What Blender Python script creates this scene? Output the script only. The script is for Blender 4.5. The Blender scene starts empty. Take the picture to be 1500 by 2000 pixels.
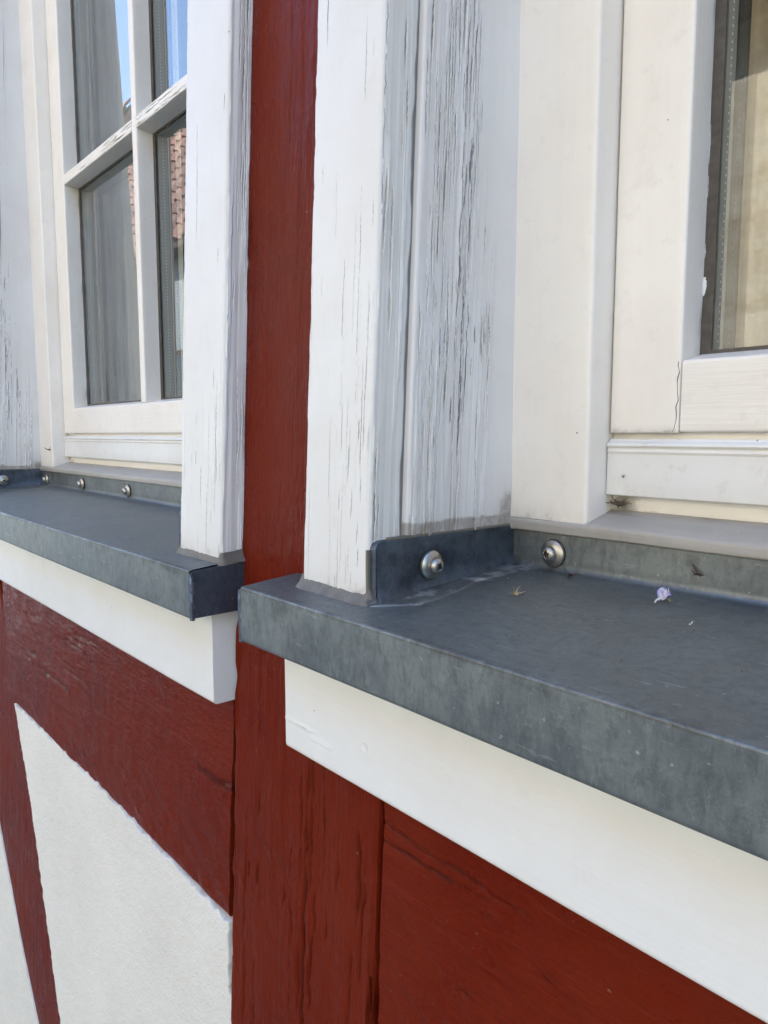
import bpy, math
import numpy as np
from mathutils import Vector, Matrix, Euler

# ------------------------------------------------------------------ camera, sky, sun, exposure
S = 0.28                       # one working unit (u) in metres; working origin = the camera's place
Z0 = 1.6                       # eye height above the street
sc = bpy.context.scene
col = sc.collection
cam = bpy.data.objects.new('camera', bpy.data.cameras.new('camera'))
col.objects.link(cam)
cam.data.sensor_width = 36.0
cam.data.lens = 1430.0 / 2000.0 * 36.0
cam.data.clip_start = 0.01
cam.data.clip_end = 500.0
cam.matrix_world = Matrix(((0.65302931, -0.08004875, 0.75309025, 0.0),
                           (0.75733264, 0.06902407, -0.6493712, 0.0),
                           (0.0, 0.99439825, 0.10569828, Z0),
                           (0, 0, 0, 1)))
sc.camera = cam

SUN_EL, SUN_AZ = math.radians(43), math.radians(14)      # azimuth from +Y towards +X: behind the house
world = bpy.data.worlds.new('World'); sc.world = world
world.use_nodes = True
wn = world.node_tree
sky = wn.nodes.new('ShaderNodeTexSky')
sky.sky_type = 'NISHITA'; sky.sun_disc = False
sky.ozone_density = 1.9; sky.dust_density = 0.4
sky.sun_elevation = SUN_EL; sky.sun_rotation = SUN_AZ
bg = wn.nodes['Background']; bg.inputs['Strength'].default_value = 0.15
wn.links.new(sky.outputs['Color'], bg.inputs['Color'])
sun = bpy.data.objects.new('sun', bpy.data.lights.new('sun', 'SUN'))
sun.data.energy = 3.3; sun.data.angle = math.radians(0.5); sun.data.color = (1.0, 0.97, 0.925)
sd = Vector((math.sin(SUN_AZ)*math.cos(SUN_EL), math.cos(SUN_AZ)*math.cos(SUN_EL), math.sin(SUN_EL)))
sun.rotation_euler = sd.to_track_quat('Z', 'Y').to_euler()
sun.location = (2, 8, 12)
col.objects.link(sun)
vs = sc.view_settings
vs.view_transform = 'Standard'; vs.look = 'None'; vs.gamma = 1.0; vs.use_curve_mapping = False
vs.exposure = 2.8
sc.render.engine = 'CYCLES'
sc.cycles.max_bounces = 10; sc.cycles.diffuse_bounces = 5; sc.cycles.glossy_bounces = 5
sc.cycles.transparent_max_bounces = 24
sc.cycles.use_denoising = True
sc.cycles.caustics_reflective = False; sc.cycles.caustics_refractive = False

RNG = np.random.default_rng(11)

# ------------------------------------------------------------------ noise
def _h(ix, iy, seed):
    n = (ix.astype(np.int64)*374761393 + iy.astype(np.int64)*668265263 + seed*1442695041) & 0xffffffff
    n = ((n ^ (n >> 13))*1274126177) & 0xffffffff
    return ((n ^ (n >> 16)) & 0xffff)/65535.0

def vn(u, v, seed=0):
    u = np.asarray(u, float); v = np.asarray(v, float)
    u, v = np.broadcast_arrays(u, v)
    iu = np.floor(u); iv = np.floor(v); fu = u-iu; fv = v-iv
    fu = fu*fu*(3-2*fu); fv = fv*fv*(3-2*fv)
    a = _h(iu, iv, seed); b = _h(iu+1, iv, seed); c = _h(iu, iv+1, seed); d = _h(iu+1, iv+1, seed)
    return (a*(1-fu)+b*fu)*(1-fv)+(c*(1-fu)+d*fu)*fv

def fbm(u, v, seed=0, o=4):
    r = 0; w = 0; a = 1.0
    for k in range(o):
        r = r+a*vn(np.asarray(u)*2**k, np.asarray(v)*2**k, seed+17*k); w += a; a *= .5
    return r/w

def sstep(a, b, x):
    t = np.clip((x-a)/(b-a), 0, 1); return t*t*(3-2*t)

# ------------------------------------------------------------------ object helpers
def put(o, parent=None):
    col.objects.link(o)
    if parent is not None:
        o.parent = parent
    return o

def thing(name, label, cat, at, group=None):
    o = bpy.data.objects.new(name, None)
    o.empty_display_size = 0.05
    o.location = (at[0]*S, at[1]*S, at[2]*S+Z0)
    o['label'] = label; o['category'] = cat; o['kind'] = 'thing'
    if group: o['group'] = group
    o['org'] = (float(at[0]), float(at[1]), float(at[2]))
    return put(o)

def org_of(p):
    while p is not None:
        if 'org' in p: return np.array(p['org'][:])
        p = p.parent
    return np.zeros(3)

class Acc:
    """collects grids and faces (working units) for ONE mesh object"""
    def __init__(s):
        s.v = []; s.f = []; s.n = 0; s.at = {}
        s.blocks = []
    def grid(s, P, closed=False, caps=False, attrs=None, flip=False, mask=None):
        nt, n = P.shape[:2]
        base = s.n
        s.v.append(P.reshape(-1, 3)); s.n += nt*n
        s.blocks.append((base, nt*n, attrs or {}))
        i = np.arange(nt-1)[:, None]; j = np.arange(n if closed else n-1)[None, :]
        j2 = (j+1) % n
        a = i*n+j; b = i*n+j2; c = (i+1)*n+j2; d = (i+1)*n+j
        q = np.stack([a, b, c, d], -1)
        if mask is not None: q = q[mask]
        q = q.reshape(-1, 4)+base
        if flip: q = q[:, ::-1]
        s.f.append(q)
        if caps:
            lo = list(range(base, base+n)); hi = list(range(base+(nt-1)*n, base+nt*n))
            if flip: hi = hi[::-1]
            else: lo = lo[::-1]
            s.f.append([lo, hi])
    def poly(s, V, F):
        V = np.asarray(V, float); base = s.n
        s.v.append(V); s.n += len(V); s.blocks.append((base, len(V), {}))
        s.f.append([[x+base for x in f] for f in F])
    def box(s, x0, x1, y0, y1, z0, z1):
        V = [(x, y, z) for x in (x0, x1) for y in (y0, y1) for z in (z0, z1)]
        s.poly(V, [(0, 1, 3, 2), (4, 6, 7, 5), (0, 4, 5, 1), (2, 3, 7, 6), (0, 2, 6, 4), (1, 5, 7, 3)])
    def build(s, name, mat, parent=None, sharp=32, kind=None):
        V = np.concatenate(s.v)
        fs = []; cnt = []
        for f in s.f:
            if isinstance(f, np.ndarray):
                fs.append(f.ravel()); cnt.append(np.full(len(f), 4))
            else:
                for g in f: fs.append(np.array(g)); cnt.append(np.array([len(g)]))
        loops = np.concatenate(fs).astype(np.int32); cnt = np.concatenate(cnt).astype(np.int32)
        starts = np.concatenate([[0], np.cumsum(cnt)[:-1]]).astype(np.int32)
        me = bpy.data.meshes.new(name)
        me.vertices.add(len(V)); me.loops.add(len(loops)); me.polygons.add(len(cnt))
        W = (V-org_of(parent))*S
        if parent is None: W = W+np.array([0, 0, Z0])
        me.vertices.foreach_set('co', W.astype(np.float32).ravel())
        me.loops.foreach_set('vertex_index', loops)
        me.polygons.foreach_set('loop_start', starts)
        names = set(k for b in s.blocks for k in b[2])
        me.update(calc_edges=True)
        for k in names:
            A = np.zeros(len(V), np.float32)
            for base, m, at in s.blocks:
                if k in at: A[base:base+m] = np.asarray(at[k]).ravel()
            at = me.attributes.new(k, 'FLOAT', 'POINT'); at.data.foreach_set('value', A)
        me.validate()
        me.polygons.foreach_set('use_smooth', np.ones(len(me.polygons), bool))
        me.set_sharp_from_angle(angle=math.radians(sharp))
        me.materials.append(mat)
        o = bpy.data.objects.new(name, me)
        if kind: o['kind'] = kind
        return put(o, parent)

def roundpoly(pts, r, steps, seg=5):
    """closed loop; r per corner; steps per edge (edge i: corner i -> i+1). returns pts, normals, edge id, local coordinate"""
    pts = np.array(pts, float); n = len(pts)
    if np.isscalar(r): r = [r]*n
    if np.isscalar(steps): steps = [steps]*n
    out = []; eid = []; nor = []
    def unit(a): return a/np.linalg.norm(a)
    area = 0.5*sum(pts[i][0]*pts[(i+1) % n][1]-pts[(i+1) % n][0]*pts[i][1] for i in range(n))
    sg = 1 if area > 0 else -1
    ent = []; ext = []; arcs = []
    for i in range(n):
        p = pts[i]; a = unit(pts[i-1]-p); b = unit(pts[(i+1) % n]-p)
        ang = math.acos(np.clip(a@b, -1, 1)); rr = r[i]
        if rr <= 0 or ang > 3.13:
            ent.append(p); ext.append(p); arcs.append(None); continue
        d = rr/math.tan(ang/2)
        e0 = p+a*d; e1 = p+b*d; c = p+unit(a+b)*(rr/math.sin(ang/2))
        ent.append(e0); ext.append(e1); arcs.append((c, e0-c, e1-c))
    for i in range(n):
        e = ext[i]; g = ent[(i+1) % n]; dv = g-e; L = np.linalg.norm(dv)
        if arcs[i] is not None:
            c, u, w = arcs[i]
            a0 = math.atan2(u[1], u[0]); a1 = math.atan2(w[1], w[0]); da = (a1-a0+math.pi) % (2*math.pi)-math.pi
            for k in range(1, seg):
                t = a0+da*k/seg; v = np.array([math.cos(t), math.sin(t)])
                out.append(c+np.linalg.norm(u)*v); nor.append(v*(1 if da*sg > 0 else -1)); eid.append(-1)
        m = max(1, int(round(L/steps[i]))); nn = np.array([dv[1], -dv[0]])/max(L, 1e-9)*sg
        for k in range(m+1):
            if k == m and arcs[(i+1) % n] is None: break
            out.append(e+dv*k/m); nor.append(nn); eid.append(i)
    return np.array(out), np.array(nor), np.array(eid)

def along(t0, t1, step, fine=None):
    return np.linspace(t0, t1, max(2, int(round((t1-t0)/step))+1))

LEAN, LZ = 0.045, -0.38
def loft(acc, prof, ts, axis, disp=None, lean=False, jig=0.0, seed=0):
    P, N, E = prof
    ts = np.asarray(ts); nt = len(ts); n = len(P)
    A = np.repeat(P[None, :, 0], nt, 0); B = np.repeat(P[None, :, 1], nt, 0); T = np.repeat(ts[:, None], n, 1)
    H = np.zeros((nt, n)); at = {}
    if disp is not None: H, at = disp(P, N, E, ts, A, B, T)
    if jig:
        H = H+jig*(fbm(T*3+seed, A*9+B*7, seed, 3)-.5)
    A = A+N[None, :, 0]*H; B = B+N[None, :, 1]*H
    if axis == 'z': Q = np.stack([A, B, T], -1)
    elif axis == 'x': Q = np.stack([T, A, B], -1)
    else: Q = np.stack([A, T, B], -1)
    if lean: Q[..., 1] += LEAN*(Q[..., 2]-LZ)
    area = 0.5*np.sum(P[:, 0]*np.roll(P[:, 1], -1)-np.roll(P[:, 0], -1)*P[:, 1])
    fl = (area < 0) != (axis == 'y')
    acc.grid(Q, closed=True, caps=True, attrs=at, flip=fl)
    return acc

def rect(a0, a1, b0, b1): return [(a0, b0), (a1, b0), (a1, b1), (a0, b1)]   # ccw: edge0 b0 side, edge1 a1 side, edge2 b1, edge3 a0

def board(name, mat, parent, axis, a0, a1, b0, b1, t0, t1, r=0.008, steps=0.4, tstep=0.4, disp=None, lean=False, jig=0.0, seed=0, kind=None):
    a = Acc()
    loft(a, roundpoly(rect(a0, a1, b0, b1), r, steps), along(t0, t1, tstep), axis, disp, lean, jig, seed)
    return a.build(name, mat, parent, kind=kind)

# paint cracks on a sheet of columns s (1-D) and rows t (1-D): returns height and crack mask
def cracks(s, t, n, seed, length=(.05, .4), width=(.0012, .0025), depth=.003, lift=.002, dens=None, wander=.006, jag=.0022):
    rng = np.random.default_rng(seed)
    H = np.zeros((len(t), len(s))); K = np.zeros_like(H)
    s0, s1, t0, t1 = s.min(), s.max(), t.min(), t.max()
    made = 0; tries = 0
    while made < n and tries < n*40:
        tries += 1
        cs = rng.uniform(s0, s1); ct = rng.uniform(t0, t1)
        if dens is not None and rng.random() > dens(cs, ct): continue
        made += 1
        L = length[0]+(length[1]-length[0])*rng.random()**2.2; w = rng.uniform(*width)
        rows = np.where(np.abs(t-ct) < L/2)[0]
        if len(rows) < 2: continue
        tt = t[rows]; ph = rng.uniform(0, 99)
        path = cs+wander*(vn(tt*2.6+ph, 0*tt, seed)-.5)*2+jag*np.round(vn(tt*26+ph, 0*tt+3, seed)*3-1.5)*.5+jag*.6*(vn(tt*75+ph, 0*tt+6, seed)-.5)
        tap = np.sqrt(np.clip(1-((tt-ct)/(L/2))**2, 0, 1))*(.45+.75*vn(tt*18+ph, 0*tt+9, seed))
        cols = np.where((s > path.min()-8*w) & (s < path.max()+8*w))[0]
        if len(cols) == 0: continue
        d = s[cols][None, :]-path[:, None]; ww = w*np.maximum(tap, .25)[:, None]; tp = np.clip(tap, 0, 1)[:, None]
        g = np.exp(-(d/ww)**2)*tp
        side = 1 if rng.random() < .6 else -1
        ds_ = d*side
        up = np.exp(-np.clip(ds_, 0, None)/(8*w))*tp*sstep(-.6*w, .5*w, ds_)
        ix = np.ix_(rows, cols)
        H[ix] += lift*up*rng.uniform(.3, 1.2)-depth*g
        K[ix] = np.maximum(K[ix], sstep(.30, .72, np.exp(-(d/ww)**2))*np.minimum(1, .35+tp)*rng.uniform(.45, 1.0))
    return H, K

def wrinkle(s, t, seed, fs=60.0, ft=2.2):
    Sg, Tg = np.meshgrid(s, t)
    a = vn(Sg*fs, Tg*ft, seed); b = vn(Sg*fs*2.3, Tg*ft*1.7, seed+5)
    return (a-.5)+(b-.5)*.5

# ------------------------------------------------------------------ materials
def new_mat(name):
    m = bpy.data.materials.new(name); m.use_nodes = True
    nt = m.node_tree; b = nt.nodes['Principled BSDF']
    return m, nt, b

def N(nt, typ, **kw):
    n = nt.nodes.new(typ)
    for k, v in kw.items():
        if k == 'ins':
            for kk, vv in v.items(): n.inputs[kk].default_value = vv
        else: setattr(n, k, v)
    return n

def coords(nt, scale=(1, 1, 1), rot=(0, 0, 0)):
    tc = N(nt, 'ShaderNodeTexCoord'); mp = N(nt, 'ShaderNodeMapping')
    mp.inputs['Scale'].default_value = scale; mp.inputs['Rotation'].default_value = rot
    nt.links.new(tc.outputs['Object'], mp.inputs['Vector'])
    return mp.outputs['Vector']

def noise(nt, vec, scale, detail=4, rough=.6, dist=0.0):
    n = N(nt, 'ShaderNodeTexNoise'); n.inputs['Scale'].default_value = scale; n.inputs['Detail'].default_value = detail
    n.inputs['Roughness'].default_value = rough; n.inputs['Distortion'].default_value = dist
    nt.links.new(vec, n.inputs['Vector']); return n.outputs['Fac']

def ramp(nt, fac, p0, p1, c0=(0, 0, 0, 1), c1=(1, 1, 1, 1)):
    r = N(nt, 'ShaderNodeValToRGB'); e = r.color_ramp.elements
    e[0].position = p0; e[1].position = p1; e[0].color = c0; e[1].color = c1
    nt.links.new(fac, r.inputs['Fac']); return r.outputs['Color']

def mix(nt, fac, a, b, mode='MIX'):
    m = N(nt, 'ShaderNodeMix'); m.data_type = 'RGBA'; m.blend_type = mode
    def s(i, v):
        if hasattr(v, 'node'): nt.links.new(v, m.inputs[i])
        else: m.inputs[i].default_value = v if i == 0 else (tuple(v)+(1,))[:4]
    s(0, fac); s(6, a); s(7, b); return m.outputs[2]

def mth(nt, op, a, b=0.0):
    m = N(nt, 'ShaderNodeMath'); m.operation = op
    for i, v in enumerate((a, b)):
        if hasattr(v, 'node'): nt.links.new(v, m.inputs[i])
        else: m.inputs[i].default_value = v
    return m.outputs[0]

def attr(nt, name):
    a = N(nt, 'ShaderNodeAttribute'); a.attribute_name = name; return a.outputs['Fac']

def grainy(nt, a, n, gain=5.0):
    v = mth(nt, 'MULTIPLY', mth(nt, 'SUBTRACT', mth(nt, 'ADD', n, a), .80), gain)
    c = N(nt, 'ShaderNodeClamp'); nt.links.new(v, c.inputs[0]); return c.outputs[0]

def bump(nt, b, h, dist, strength=1.0):
    n = N(nt, 'ShaderNodeBump'); n.inputs['Distance'].default_value = dist; n.inputs['Strength'].default_value = strength
    nt.links.new(h, n.inputs['Height']); nt.links.new(n.outputs['Normal'], b.inputs['Normal'])

def paint(name, base, rough=.42, grain=(1, 1, .06), gs=420, gb=.00012, wear=True, tint=(.94, .92, .90), dirty=.35):
    m, nt, b = new_mat(name)
    v = coords(nt); gv = coords(nt, grain)
    big = noise(nt, v, 9, 5, .65)
    c = mix(nt, ramp(nt, big, .38, .72), base, tuple(x*y for x, y in zip(base, tint)))
    st = noise(nt, gv, 130, 3)
    c = mix(nt, mth(nt, 'MULTIPLY', ramp(nt, st, .5, .8), .12), c, (.62, .58, .52))
    # grime and flyspecks
    vo = N(nt, 'ShaderNodeTexVoronoi'); vo.inputs['Scale'].default_value = 42; nt.links.new(v, vo.inputs['Vector'])
    dot = mth(nt, 'LESS_THAN', vo.outputs['Distance'], .034)
    sep = N(nt, 'ShaderNodeSeparateColor'); nt.links.new(vo.outputs['Color'], sep.inputs[0])
    dot = mth(nt, 'MULTIPLY', dot, mth(nt, 'GREATER_THAN', sep.outputs[0], .62))
    c = mix(nt, mth(nt, 'MULTIPLY', dot, .8), c, (.10, .085, .07))
    gr = ramp(nt, noise(nt, v, 55, 6, .75), .56, .78)
    c = mix(nt, mth(nt, 'MULTIPLY', gr, dirty*.4), c, (.45, .41, .34))
    if wear:
        dn = ramp(nt, noise(nt, coords(nt, (1, 1, .4)), 90, 5, .7), .3, .62)
        dirt = attr(nt, 'dirt')
        dd = mth(nt, 'MULTIPLY', dirt, mth(nt, 'ADD', mth(nt, 'MULTIPLY', dn, .7), .3))
        dd = mth(nt, 'ADD', mth(nt, 'MULTIPLY', dd, .5), mth(nt, 'MULTIPLY', grainy(nt, dirt, noise(nt, v, 120, 6, .75), 3.0), .45))
        c = mix(nt, dd, c, (.17, .14, .105))
        c = mix(nt, attr(nt, 'crack'), c, (.07, .067, .063))
    nt.links.new(c, b.inputs['Base Color'])
    rr = mth(nt, 'ADD', mth(nt, 'MULTIPLY', big, .25), rough-.12)
    nt.links.new(rr, b.inputs['Roughness'])
    h = mth(nt, 'ADD', noise(nt, gv, gs, 3), mth(nt, 'MULTIPLY', noise(nt, v, 700, 2), .35))
    bump(nt, b, h, gb)
    return m

WHITE = (.725, .72, .695)
M = {}
M['white_v'] = paint('weathered_white_paint', WHITE)
M['white_r'] = paint('weathered_reveal_paint', (.71, .70, .685))
M['white_x'] = paint('white_paint_along', (.755, .765, .76), grain=(.06, 1, 1))
M['cream'] = paint('smooth_cream_paint', (.84, .80, .735), rough=.40, gb=.00024, dirty=.6)
M['cream_x'] = paint('smooth_cream_paint_along', (.83, .795, .735), rough=.40, gb=.00030, grain=(.05, 1, 1), dirty=.7)
M['alu'] = paint('white_coated_metal', (.76, .76, .74), rough=.36, grain=(1, 1, 1), gb=.00004, dirty=1.1, wear=False)
M['subsill'] = paint('worn_grey_white_paint', (.36, .345, .315), grain=(.05, 1, 1), gb=.0003, dirty=1.4)

def timber(name, grain, rot=(0, 0, 0), horiz=False):
    m, nt, b = new_mat(name)
    v = coords(nt); g = coords(nt, grain, rot)
    n1 = noise(nt, v, 7, 5, .6); n2 = noise(nt, g, 60, 5, .65, .4)
    c = mix(nt, ramp(nt, n1, .35, .7), (.118, .0100, .0026), (.142, .0165, .0055))
    c = mix(nt, mth(nt, 'MULTIPLY', ramp(nt, n2, .60, .85), .25), c, (.17, .040, .022))
    c = mix(nt, mth(nt, 'MULTIPLY', ramp(nt, noise(nt, v, 3.2, 4, .6), .45, .75), .45), c, (.105, .017, .0075))
    sp = ramp(nt, noise(nt, v, 260, 2, .5), .74, .80)
    c = mix(nt, mth(nt, 'MULTIPLY', sp, .35), c, (.45, .30, .24))
    c = mix(nt, mth(nt, 'MULTIPLY', attr(nt, 'crack'), .9), c, (.014, .005, .0035))
    nt.links.new(c, b.inputs['Base Color'])
    rr = ramp(nt, noise(nt, v, 14, 4), .35, .7, (.22, .22, .22, 1), (.42, .42, .42, 1))
    nt.links.new(rr, b.inputs['Roughness'])
    b.inputs['Specular IOR Level'].default_value = .07
    h = mth(nt, 'ADD', mth(nt, 'MULTIPLY', n2, 1.0), mth(nt, 'MULTIPLY', noise(nt, coords(nt, tuple(x*1 for x in grain), rot), 240, 3), .35))
    h = mth(nt, 'ADD', h, mth(nt, 'MULTIPLY', noise(nt, v, 25, 3), .8))
    bump(nt, b, h, .0030, .9)
    return m
M['red_v'] = timber('oxblood_timber_paint_upright', (1, 1, .07))
M['red_x'] = timber('oxblood_timber_paint_rail', (.2, 1, 1), (0, math.radians(-30), 0))
M['red_d'] = timber('oxblood_timber_paint_brace', (1, 1, .07), (0, math.radians(30), 0))

def plaster():
    m, nt, b = new_mat('white_lime_plaster')
    v = coords(nt)
    n1 = noise(nt, v, 6, 5, .6); n2 = noise(nt, v, 190, 5, .7)
    c = mix(nt, ramp(nt, n1, .35, .75), (.745, .72, .655), (.67, .645, .585))
    c = mix(nt, mth(nt, 'MULTIPLY', ramp(nt, n2, .58, .74), .34), c, (.50, .47, .41))
    c = mix(nt, attr(nt, 'dirt'), c, (.42, .38, .33))
    nt.links.new(c, b.inputs['Base Color']); b.inputs['Roughness'].default_value = .85
    h = mth(nt, 'ADD', noise(nt, v, 330, 4, .7), mth(nt, 'MULTIPLY', noise(nt, v, 60, 3), 1.3))
    bump(nt, b, h, .0016, .9)
    return m
M['plaster'] = plaster()

def zinc(name='weathered_zinc', mul=(1, 1, 1)):
    m, nt, b = new_mat(name)
    v = coords(nt); sv = coords(nt, (1, 1, .16)); hv = coords(nt, (.25, 1, 1))
    n1 = noise(nt, v, 16, 6, .68, .5); n2 = noise(nt, sv, 48, 5, .7, .3); n3 = noise(nt, hv, 130, 4, .7)
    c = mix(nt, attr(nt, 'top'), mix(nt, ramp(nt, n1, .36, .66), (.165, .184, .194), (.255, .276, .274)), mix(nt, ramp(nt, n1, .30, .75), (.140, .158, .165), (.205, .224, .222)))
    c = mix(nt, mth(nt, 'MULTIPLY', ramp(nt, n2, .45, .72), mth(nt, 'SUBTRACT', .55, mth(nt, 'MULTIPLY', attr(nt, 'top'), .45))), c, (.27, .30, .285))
    c = mix(nt, mth(nt, 'MULTIPLY', ramp(nt, n3, .55, .8), .30), c, (.09, .10, .11))
    f1 = noise(nt, coords(nt, (1, 1, .45)), 150, 5, .75, .4)
    c = mix(nt, mth(nt, 'MULTIPLY', ramp(nt, f1, .45, .68), .55), c, (.085, .098, .108))
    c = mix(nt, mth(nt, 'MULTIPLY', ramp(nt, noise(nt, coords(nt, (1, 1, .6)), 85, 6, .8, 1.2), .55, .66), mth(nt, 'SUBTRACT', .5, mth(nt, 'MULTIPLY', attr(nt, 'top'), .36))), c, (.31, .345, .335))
    sp = ramp(nt, noise(nt, v, 190, 3, .6), .70, .76)
    c = mix(nt, mth(nt, 'MULTIPLY', sp, .6), c, (.58, .60, .60))
    c = mix(nt, mth(nt, 'MULTIPLY', ramp(nt, noise(nt, coords(nt, (.12, 1, 1), (0, 0, .35)), 260, 3, .6), .66, .72), .4), c, (.40, .43, .43))
    c = mix(nt, mth(nt, 'MULTIPLY', grainy(nt, attr(nt, 'dirt'), noise(nt, v, 75, 6, .75, .6), 2.6), .8), c, (.075, .07, .06))
    c = mix(nt, mth(nt, 'MULTIPLY', grainy(nt, attr(nt, 'stain'), noise(nt, v, 210, 8, .85, 1.6), 2.6), .55), c, (.60, .62, .64))
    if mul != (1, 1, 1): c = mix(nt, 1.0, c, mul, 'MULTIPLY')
    nt.links.new(c, b.inputs['Base Color'])
    b.inputs['Metallic'].default_value = .78
    rr = ramp(nt, n1, .3, .75, (.42, .42, .42, 1), (.60, .60, .60, 1))
    nt.links.new(rr, b.inputs['Roughness'])
    h = mth(nt, 'ADD', n1, mth(nt, 'MULTIPLY', noise(nt, v, 300, 3), .16))
    bump(nt, b, h, .0009, .7)
    return m
M['zinc'] = zinc()
M['zinc_dark'] = zinc('dark_blue_zinc', (.50, .56, .72))  # same zinc multiplied darker and bluer, for end caps and side upstands

def simple(name, colr, rough=.5, metal=0.0, nz=0.0, ns=80, bd=0.0):
    m, nt, b = new_mat(name)
    v = coords(nt); n = noise(nt, v, ns, 4, .65)
    c = mix(nt, ramp(nt, n, .3, .7), colr, tuple(x*(1-nz) for x in colr))
    nt.links.new(c, b.inputs['Base Color'])
    b.inputs['Roughness'].default_value = rough; b.inputs['Metallic'].default_value = metal
    if bd: bump(nt, b, n, bd)
    return m
M['steel'] = simple('stainless_steel', (.50, .475, .43), .36, 1.0, .25, 220, .00006)
M['recess'] = simple('dark_steel_recess', (.10, .09, .07), .4, .8)
M['sealant'] = simple('grey_brown_sealant', (.155, .14, .115), .6, 0, .3, 120, .0004)
M['rubber'] = simple('black_rubber_washer', (.03, .03, .03), .6)
M['brownseal'] = simple('weathered_brown_wood', (.115, .098, .08), .7, 0, .45, 160, .0005)
M['darkseal'] = simple('dark_edge_seal', (.035, .037, .04), .5)
M['curtain_warm'] = simple('warm_cream_curtain_cloth', (.80, .70, .54), .9, 0, .3, 40)
M['curtain'] = simple('pale_grey_curtain_cloth', (.80, .80, .78), .9, 0, .08)
M['room'] = simple('pale_room_paint', (.45, .44, .42), .9)
M['floorwood'] = simple('brown_floorboards', (.22, .13, .07), .5, 0, .3)
M['dust'] = simple('grey_brown_debris', (.16, .12, .085), .95, 0, .5, 400)
M['straw'] = simple('pale_straw', (.50, .40, .25), .9, 0, .4, 400)
M['insect'] = simple('dark_brown_chaff', (.075, .05, .035), .8, 0, .4, 400)
M['lint'] = simple('white_lint', (.75, .75, .74), .9)
M['flake'] = simple('white_paint_flake', (.80, .79, .76), .6)

def spacer_mat():
    m, nt, b = new_mat('perforated_aluminium')
    tc = N(nt, 'ShaderNodeTexCoord'); sx = N(nt, 'ShaderNodeSeparateXYZ'); nt.links.new(tc.outputs['Object'], sx.inputs[0])
    dz = mth(nt, 'SUBTRACT', mth(nt, 'FRACT', mth(nt, 'MULTIPLY', sx.outputs['Z'], 1/.0051)), .5)
    dz = mth(nt, 'MULTIPLY', dz, .0051)
    at = attr(nt, 'across')                              # metres from the strip's middle
    r = mth(nt, 'SQRT', mth(nt, 'ADD', mth(nt, 'MULTIPLY', dz, dz), mth(nt, 'MULTIPLY', at, at)))
    dot = mth(nt, 'LESS_THAN', r, .00085)
    dot = mth(nt, 'MULTIPLY', dot, attr(nt, 'dots'))
    c = mix(nt, dot, (.30, .32, .30), (.88, .88, .86))
    nt.links.new(c, b.inputs['Base Color'])
    b.inputs['Metallic'].default_value = .25; b.inputs['Roughness'].default_value = .45
    return m
M['spacer'] = spacer_mat()

def glass():
    m = bpy.data.materials.new('window_glass'); m.use_nodes = True
    nt = m.node_tree; nt.nodes.clear()
    out = N(nt, 'ShaderNodeOutputMaterial'); tr = N(nt, 'ShaderNodeBsdfTransparent'); gl = N(nt, 'ShaderNodeBsdfGlossy')
    tr.inputs['Color'].default_value = (.985, .985, .97, 1); gl.inputs['Roughness'].default_value = 0.0
    fr = N(nt, 'ShaderNodeFresnel'); fr.inputs['IOR'].default_value = 1.52
    mx = N(nt, 'ShaderNodeMixShader')
    geo = N(nt, 'ShaderNodeNewGeometry')                 # a thin sheet: only outward faces mirror, at the strength of both
    f2 = mth(nt, 'MULTIPLY', fr.outputs[0], mth(nt, 'SUBTRACT', 1.9, mth(nt, 'MULTIPLY', geo.outputs['Backfacing'], 1.9)))
    nt.links.new(f2, mx.inputs[0]); nt.links.new(tr.outputs[0], mx.inputs[1]); nt.links.new(gl.outputs[0], mx.inputs[2])
    nt.links.new(mx.outputs[0], out.inputs['Surface'])
    return m
M['glass'] = glass()

def petal_mat():
    m, nt, b = new_mat('purple_petal')
    v = coords(nt)
    n = noise(nt, v, 320, 3)
    c = mix(nt, ramp(nt, n, .42, .6), (.34, .29, .55), (.58, .56, .62))
    c = mix(nt, attr(nt, 'mid'), c, (.62, .56, .46))
    nt.links.new(c, b.inputs['Base Color']); b.inputs['Roughness'].default_value = .8
    return m
M['petal'] = petal_mat()

def rooftile_mat():
    m, nt, b = new_mat('clay_pantile')
    c = mix(nt, attr(nt, 'tint'), (.105, .055, .040), (.235, .135, .10))
    c = mix(nt, mth(nt, 'MULTIPLY', ramp(nt, noise(nt, coords(nt), 5, 4), .45, .75), .5), c, (.13, .10, .08))
    nt.links.new(c, b.inputs['Base Color']); b.inputs['Roughness'].default_value = .8
    return m
M['tile'] = rooftile_mat()

def render_mat():
    m, nt, b = new_mat('ochre_sandstone_render')
    v = coords(nt, (1, 1, 1)); n1 = noise(nt, coords(nt, (.22, 1, 1.5)), 2.4, 5, .7, .5); n2 = noise(nt, v, 14, 5, .7)
    c = mix(nt, ramp(nt, n1, .35, .7), (.60, .555, .44), (.38, .325, .22))  # ochre mottling; its brown level bands also stand in for shadow bars
    c = mix(nt, mth(nt, 'MULTIPLY', ramp(nt, n2, .45, .65), .65), c, (.66, .62, .52))
    nt.links.new(c, b.inputs['Base Color']); b.inputs['Roughness'].default_value = .9
    bump(nt, b, n2, .01)
    return m
M['ochre'] = render_mat()
M['paving'] = simple('pale_street_paving', (.25, .255, .23), .85, 0, .35, 9, .01)
M['greywall'] = simple('grey_render', (.25, .28, .285), .9, 0, .25, 6, .004)
M['dark_wood'] = simple('dark_brown_wood', (.07, .045, .03), .7, 0, .3)
M['darkglass'] = simple('dark_window_glass', (.03, .035, .04), .08)

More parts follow.
